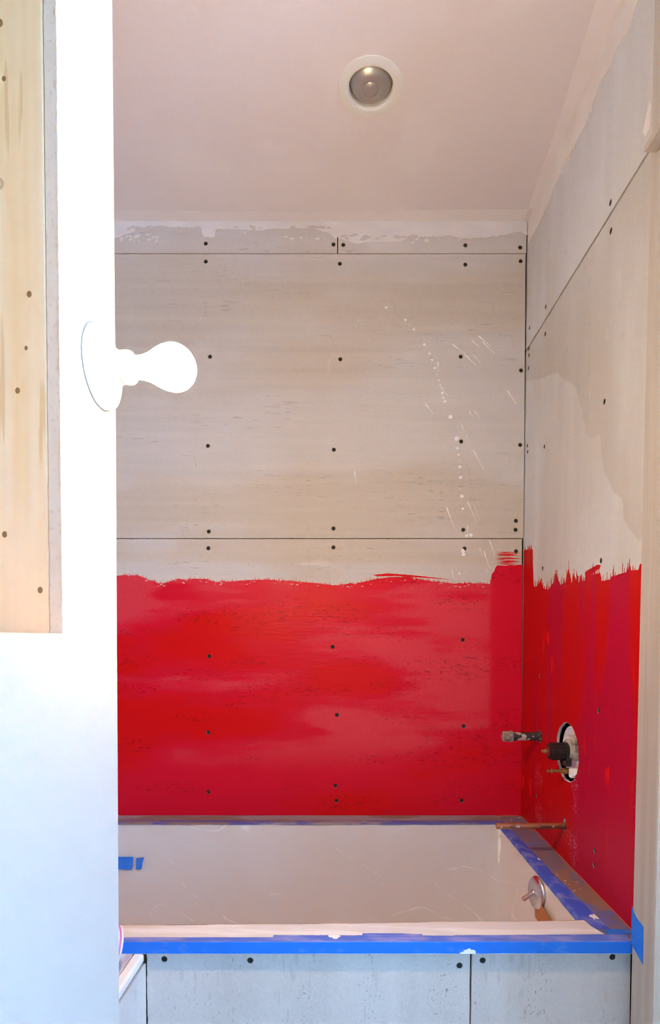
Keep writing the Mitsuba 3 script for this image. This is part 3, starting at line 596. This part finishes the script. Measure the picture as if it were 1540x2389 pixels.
# second film folded over the front rim, under the blue tape
xs = np.linspace(-.96, .50, 240)
def front_film():
    rows = []
    prof = [(1.078, .5012), (1.095, .5016), (1.112, .5019), (1.128, .5021), (1.138, .5018), (1.1440, .4995), (1.1462, .4940), (1.1475, .470), (1.1500, .42), (1.1550, .36)]
    for k, (y, z) in enumerate(prof):
        x = -.96 + (xs + .96) / 1.46 * (1.46 - np.interp(y, [1.08, 1.145], [0, .030]))
        w = meshkit.fbm(np.stack([x * 5, np.full(len(x), y * 22), np.full(len(x), 2.0)], 1), 3, 4) - .5
        w2 = meshkit.noise(np.stack([x * 40 + y * 90, np.full(len(x), y * 30), np.full(len(x), 2.0)], 1), 6)
        yy = y + (.0005 + .024 * (x + .1) if k >= 4 else 0) + (w * .006 if k >= 4 else 0)
        rows.append(np.stack([x, yy + 0 * x, z + (np.clip(w * .004, 0, .003) + .0012 * w2 ** 3) * (1 if 0 < k < 6 else 0)], 1))
    return sheet(rows)
put('plastic_sheet', front_film(), M_FILM2, 'white plastic film folded over the front rim of the bathtub', 'plastic sheet', smooth=True)

# ------------------------------------------------------------------ masking tape
def front_tape(x0, x1, width, drop, base, seed, mat_top=None, w1=None):
    x = np.linspace(x0, x1, max(8, int((x1 - x0) / .008)))
    w = np.linspace(width, width if w1 is None else w1, len(x)) + n1(x * 14, seed) * .0025
    b = drop + n1(x * 9, seed + 1) * .0010
    o = base
    y_f = 1.0692 - o
    pts = [[np.stack([x, np.full(len(x), 1.0700) + w, np.full(len(x), .5026 + o)], 1)], [np.stack([x, np.full(len(x), 1.0712), np.full(len(x), .5026 + o)], 1)],
           [np.stack([x, np.full(len(x), y_f + .0004), np.full(len(x), .5020 + o)], 1)], [np.stack([x, np.full(len(x), y_f), np.full(len(x), .5006)], 1)],
           [np.stack([x, np.full(len(x), y_f), .5006 - b], 1)]]
    pts = [p[0] for p in pts]
    return sheet(pts[:3]), sheet(pts[2:])
def tape_thing(label, meshes, mats, part=('top_face', 'front_face')):
    k = key_for('masking_tape')
    labels[k] = {'label': label, 'category': 'tape', 'group': 'strips of blue masking tape'}
    for m, b, pn in zip(meshes, mats, part):
        scene[f'{k}__{pn}'] = mikit.ply(m, b, smooth=False)
    return k
tape_thing('blue masking tape wrapping the left half of the front rim', front_tape(-.96, -.06, .0165, .0205, 0, 3), (M_TAPE_TOP, M_TAPE))
tape_thing('blue masking tape wrapping the middle of the front rim', front_tape(-.145, .26, .0235, .0200, .0005, 5, w1=.021), (M_TAPE_TOP, M_TAPE))
tape_thing('blue masking tape wrapping the right end of the front rim', front_tape(.20, .530, .0215, .0195, .0010, 8, w1=.026), (M_TAPE_TOP, M_TAPE))
def tape_flat(label, poly, z, b, h=.0004):
    k = key_for('masking_tape')
    scene[k] = mikit.ply(flat_up(poly, h, z), b)
    labels[k] = {'label': label, 'category': 'tape', 'group': 'strips of blue masking tape'}
    return k
tape_flat('short blue tape patch on top of the middle of the front rim', Polygon([(.0255, 1.086), (.0255, 1.0985), (.100, 1.0985), (.121, 1.0955), (.140, 1.0950), (.138, 1.086)]), .5036, M_TAPE_TOP)
# right rim: blue strip bent over the inner edge, and the stained strip beside the wall
yy = np.linspace(1.118, 1.775, 60)
xi = np.interp(yy, [1.118, 1.775], [.4700, .4625]) + n1(yy * 12, 4) * .002
wo = np.interp(yy, [1.118, 1.20, 1.40, 1.775], [.040, .036, .026, .020]) + n1(yy * 16, 6) * .004
s_top = sheet([np.stack([xi + wo, yy, np.full(len(yy), .5018)], 1), np.stack([xi + wo * .5, yy, np.full(len(yy), .5024)], 1), np.stack([xi, yy, np.full(len(yy), .5018)], 1)])
s_drop = sheet([np.stack([xi, yy, np.full(len(yy), .5018)], 1), np.stack([xi - .0030, yy, np.full(len(yy), .4995)], 1), np.stack([xi - .0042, yy, .4910 + n1(yy * 9, 2) * .004], 1)])
tape_thing('blue masking tape bent over the inner edge of the right rim', (s_top, s_drop), (M_TAPE_RIM, M_TAPE_RIM), ('top_face', 'edge_face'))
tape_flat('brown stained masking tape along the right rim beside the red wall', Polygon([(.480, 1.085)] + [tuple(q) for q in ragged([(xr(.5) - .0035, 1.085), (xr(.5) - .0015, 1.845)], .0012, 60, .004, 91)] + [(.474, 1.845)]), .5010, M_DUSTY, .0005)
bl = ragged([(xr(.5) - .0035, 1.10), (xr(.5) - .0035, 1.845)], .0016, 90, .002, 95)
scene['masking_tape_005__paint_bleed'] = mikit.ply(flat_up(Polygon([tuple(q) for q in bl] + [(xr(.5) + .0005, 1.845), (xr(.5) + .0005, 1.10)]).buffer(0), .0009, .5010), M_BLEED)
labels['masking_tape_005__paint_bleed'] = {'label': 'thin line of red coating along the wall'}
xb = np.linspace(-.96, .480, 150)
db = .4955 + n1(xb * 8, 3) * .004
yb0 = 1.7745 + n1(xb * 10, 5) * .003
b_top = sheet([np.stack([xb, np.full(len(xb), 1.8495), np.full(len(xb), .5012)], 1), np.stack([xb, np.full(len(xb), 1.81), np.full(len(xb), .5014)], 1), np.stack([xb, yb0, np.full(len(xb), .5016)], 1)])
b_drop = sheet([np.stack([xb, yb0, np.full(len(xb), .5016)], 1), np.stack([xb, yb0 - .0016, db], 1)])
tape_thing('stained purplish tape along the back rim below the red wall', (b_top, b_drop), (M_DUSTY_B, M_DUSTY_B), ('top_face', 'edge_face'))
tape_flat('small dark blue tape end at the front right corner of the rim', Polygon([(.492, 1.1100), (.515, 1.1180), (.5480, 1.1130), (.5490, 1.1000), (.500, 1.0980)]), .5022, M_TAPE, .0006)
# tape on the jamb, and two bits inside the tub at the left
jp = Polygon([(1.0655, .571), (1.054, .561), (1.043, .557), (1.0240, .5545), (1.0222, .500), (1.0225, .4860), (1.031, .4900), (1.0655, .502)])
m = ext(jp, .0005); v = m.vertices
m.vertices = np.stack([.5268 + .0115 * (v[:, 1] - .5528) - .0009 + v[:, 2], v[:, 0], v[:, 1]], 1)
k = put('masking_tape', m, M_TAPE, 'torn blue tape stuck to the pale jamb at the tub corner', 'tape', 'strips of blue masking tape')
def film_y(z): return 1.777 - .055 * (.499 - z) / .365 - .0075
def back_bit(pts):
    m = ext(Polygon(pts), .0006); v = m.vertices
    m.vertices = np.stack([v[:, 0], film_y(v[:, 1]) - .0006 + .0006 - v[:, 2], v[:, 1]], 1)
    return m
put('masking_tape', back_bit([(-.745, .403), (-.661, .4020), (-.6605, .3745), (-.664, .3640), (-.745, .3680)]), M_TAPE_PLAIN, 'larger blue tape bit inside the tub beside the white wall', 'tape', 'strips of blue masking tape')
put('masking_tape', back_bit([(-.6520, .3990), (-.628, .4005), (-.632, .385), (-.6330, .3700), (-.6370, .3655), (-.6510, .3660)]), M_TAPE_PLAIN, 'smallest blue tape bit inside the tub, right of the larger bit', 'tape', 'strips of blue masking tape')
# brown scrap under the overflow plate
bp = [(1.4140, .4440), (1.398, .390), (1.290, .390), (1.2840, .4330), (1.345, .4370)]
m = ext(Polygon(bp), .0005); v = m.vertices
m.vertices = np.stack([.4665 - .014 * (.499 - v[:, 1]) / .365 - .0082 + v[:, 2], v[:, 0], v[:, 1]], 1); m.invert()
put('paper_scrap', m, M_BROWN, 'brown triangular paper scrap under the chrome overflow plate', 'paper')

# ------------------------------------------------------------------ bare bulb in a porcelain holder
LC = np.array([-.3200, .7490, 1.4165])
k = 'wall_lamp'
labels[k] = {'label': 'white porcelain lamp holder with a lit bare bulb on the white wall', 'category': 'lamp'}
base = lathe([(0, 0), (.0490, 0), (.0503, .0012), (.0503, .0075), (.0490, .0100), (.0455, .0118), (.0375, .0130), (.0300, .0160), (.0245, .0210), (.0212, .0265), (.0200, .0300), (0, .0300)], 64)
put(k + '__base', aim(base, LC, (1, 0, 0)), M_PORC, smooth=40)
coll = lathe([(0, .0300), (.0178, .0300), (.0182, .0312), (.0202, .0318), (.0206, .0335), (.0206, .0395), (.0198, .0420), (.0185, .0440), (.0150, .0452), (0, .0452)], 48)
put(k + '__collar', aim(coll, LC, (1, 0, 0)), M_PORC, 'ribbed socket collar', smooth=40)
sc = aim(lathe([(0, .0035), (.0028, .0033), (.0046, .0020), (.0050, 0), (.0050, -.003), (0, -.003)], 18), LC + np.array([.0136, .012, -.0290]), (1, 0, 0))
put(k + '__screw', sc, M_PORC, 'mounting screw', smooth=40)
bp_ = [(0, .0440), (.0140, .0440), (.0143, .050), (.0152, .057), (.0176, .0645), (.0212, .0715), (.0248, .0780), (.0276, .0850), (.0293, .0930)]
cz, R = .0945, .0296
bp_ += [(R * math.cos(a), cz + R * math.sin(a)) for a in np.linspace(.03, math.pi / 2 - .02, 16)] + [(0, cz + R)]
put(k + '__bulb', aim(lathe(bp_, 48), LC, (1, 0, 0)), M_PORC, 'lit frosted bulb', smooth=40, emitter={'type': 'area', 'radiance': {'type': 'rgb', 'value': BULB_RADIANCE}})

# ------------------------------------------------------------------ recessed downlight, off
k = 'recessed_light'
labels[k] = {'label': 'round white recessed ceiling light, switched off', 'category': 'ceiling light'}
tr = lathe([(.0545, .0500), (.0525, .0500), (.0520, .0035), (.0530, .0008), (.0560, -.0032), (.0620, -.0044), (.0770, -.0020), (.0790, -.0002), (.0790, .0000), (.0580, .0000), (.0545, .0035), (.0545, .0500)], 72)
tr.apply_translation([*LIGHT, ZC]); put(k + '__trim_ring', tr, M_TRIM, smooth=40)
can = lathe([(.0545, .05), (.0575, .13), (0, .13)], 48); can.apply_translation([*LIGHT, ZC]); put(k + '__housing', can, M_CAVITY)
fl = lathe([(0, .0015), (.008, .0022), (.015, .0048), (.0190, .0078), (.0235, .0066), (.0300, .0058), (.0370, .0088), (.0440, .0140), (.0495, .0195), (.0516, .0300), (.0480, .06), (.030, .10), (0, .10)], 64)
fl.apply_translation([*LIGHT, ZC - .0115]); put(k + '__flood_bulb', fl, M_FLOOD, 'silvery frosted flood bulb', smooth=50)

# ------------------------------------------------------------------ plumbing on the right wall
k = 'pipe_stub'
labels[k] = {'label': 'short capped iron pipe stub beside the valve hole', 'category': 'pipe'}
py, pz = SUPPLY; xw = xr(pz)
put(k + '__pipe', rod((xw + .03, py, pz), (.468, py, pz), .0123), M_IRON, smooth=40)
hexa = Polygon([(.0158 * math.cos(a), .0158 * math.sin(a)) for a in np.arange(8) * math.pi / 4 + .39])
capm = cat(aim(ext(hexa, .0190), (.4680, py, pz), (-1, 0, 0)), rod((.4755, py, pz), (.4675, py, pz), .0172, n=24), rod((.4500, py, pz), (.4455, py, pz), .0145, .012, n=8))
put(k + '__cap', capm, M_CAP, 'faceted metal pipe cap')
put(k + '__collar', aim(lathe([(.0120, 0), (.0158, 0), (.0152, .006), (.0120, .008)], 24), (xw - .001, py, pz), (-1, 0, 0)), M_IRON, smooth=40)
py, pz = SPOUT
annul = [(.0062, .001), (.0070, 0), (.0078, .001), (.0078, .22), (.0062, .22), (.0062, .001)]
put('copper_pipe', aim(lathe(annul, 28), (.3775, py, pz), (1, 0, 0)), M_COPPER, 'open ended copper pipe sticking out over the tub rim', 'pipe', smooth=40)

k = 'shower_valve'
labels[k] = {'label': 'unfinished shower valve in a round hole of the red wall', 'category': 'valve'}
vy, vz = VALVE; xv = xr(vz)
gd = lathe([(.026, .006), (.034, .002), (.048, .004), (.055, .010), (.0605, .018), (.062, .018), (.062, .012), (.057, .002), (.050, -.003), (.030, -.004), (.026, .006)], 56)
put(k + '__guard', aim(gd, (xv + .0235, vy - .016, vz + .006), (-1, 0, 0)), M_GUARD, 'white plastic plaster guard', smooth=40)
cy, cz_ = vy - .002, vz + .002
put(k + '__valve_body', cat(rod((xv + .045, cy, cz_), (xv - .004, cy - .004, cz_ + .006), .0270, n=28), rod((xv + .03, cy - .02, cz_ + .03), (xv + .008, cy - .02, cz_ + .03), .010, n=16)), M_CAST, 'cast metal valve body', smooth=40)
cart = [rod((xv + .002, cy, cz_ - .003), (xv - .010, cy, cz_ - .003), .0262, n=28), rod((xv - .008, cy, cz_), (.5085, cy, cz_), .0205, n=28), rod((.5085, cy, cz_), (.5050, cy, cz_), .0180, n=24),
        cbox((xv - .014, cy - .016, cz_ - .036), (xv + .006, cy + .004, cz_ - .020), .002)]
for a in np.arange(10) * 2 * math.pi / 10:
    cart.append(rod((xv - .010, cy + .0205 * math.cos(a), cz_ + .0205 * math.sin(a)), (.5120, cy + .0205 * math.cos(a), cz_ + .0205 * math.sin(a)), .0020, n=8))
put(k + '__cartridge', cat(*cart), M_BLACK, 'black ribbed cartridge', smooth=40)
put(k + '__retainer', rod((.5062, cy, cz_), (.5030, cy, cz_), .0125, n=20), M_REDPLASTIC, 'dark red retainer', smooth=40)
put(k + '__stem', cat(rod((.5040, cy, cz_), (.4930, cy, cz_), .0052, n=16), rod((.4930, cy, cz_), (.4885, cy, cz_), .0040, n=16), rod((.5000, cy, cz_), (.4975, cy, cz_), .0064, n=16)), M_BRASS, 'brass stem', smooth=40)
sy, sz = vy - .002, .7330
put(k + '__stop_screw', cat(rod((xv + .020, sy, sz), (xv - .012, sy, sz), .0080, n=16), rod((xv - .012, sy, sz), (.5080, sy, sz), .0042, n=14), rod((.5165, sy, sz), (.5140, sy, sz), .0062, n=14), rod((.508, sy, sz), (.503, sy, sz), .0050, n=14)), M_BRASS, 'brass stop screw', smooth=40)
put(k + '__bracket', cbox((xv - .002, sy - .030, sz - .012), (xv + .018, sy - .014, sz + .012), .002), M_GUARD, 'white bracket end')

# ------------------------------------------------------------------ roll on the ledge
k = 'tape_roll'
labels[k] = {'label': 'white roll with a pink stripe standing on the ledge at the tub corner', 'category': 'roll'}
RC = np.array([-.4330, 1.022, .4795 + .0375]); ax = np.array([-.80, -.52, .30])
body_ = lathe([(.0200, -.016), (.0360, -.016), (.0375, -.0145), (.0375, .0145), (.0360, .016), (.0200, .016), (.0200, -.016)], 48)
put(k + '__roll', aim(body_, RC, ax), M_ROLL, smooth=40)
put(k + '__stripe', aim(lathe([(.0374, -.0122), (.0379, -.0120), (.0379, -.0084), (.0374, -.0082)], 48), RC, ax), M_PINK, 'pink stripe', smooth=40)
put(k + '__core', aim(lathe([(.0175, -.0165), (.0200, -.0165), (.0200, .0165), (.0175, .0165), (.0175, -.0165)], 32), RC, ax), M_LILAC, 'lilac core', smooth=40)
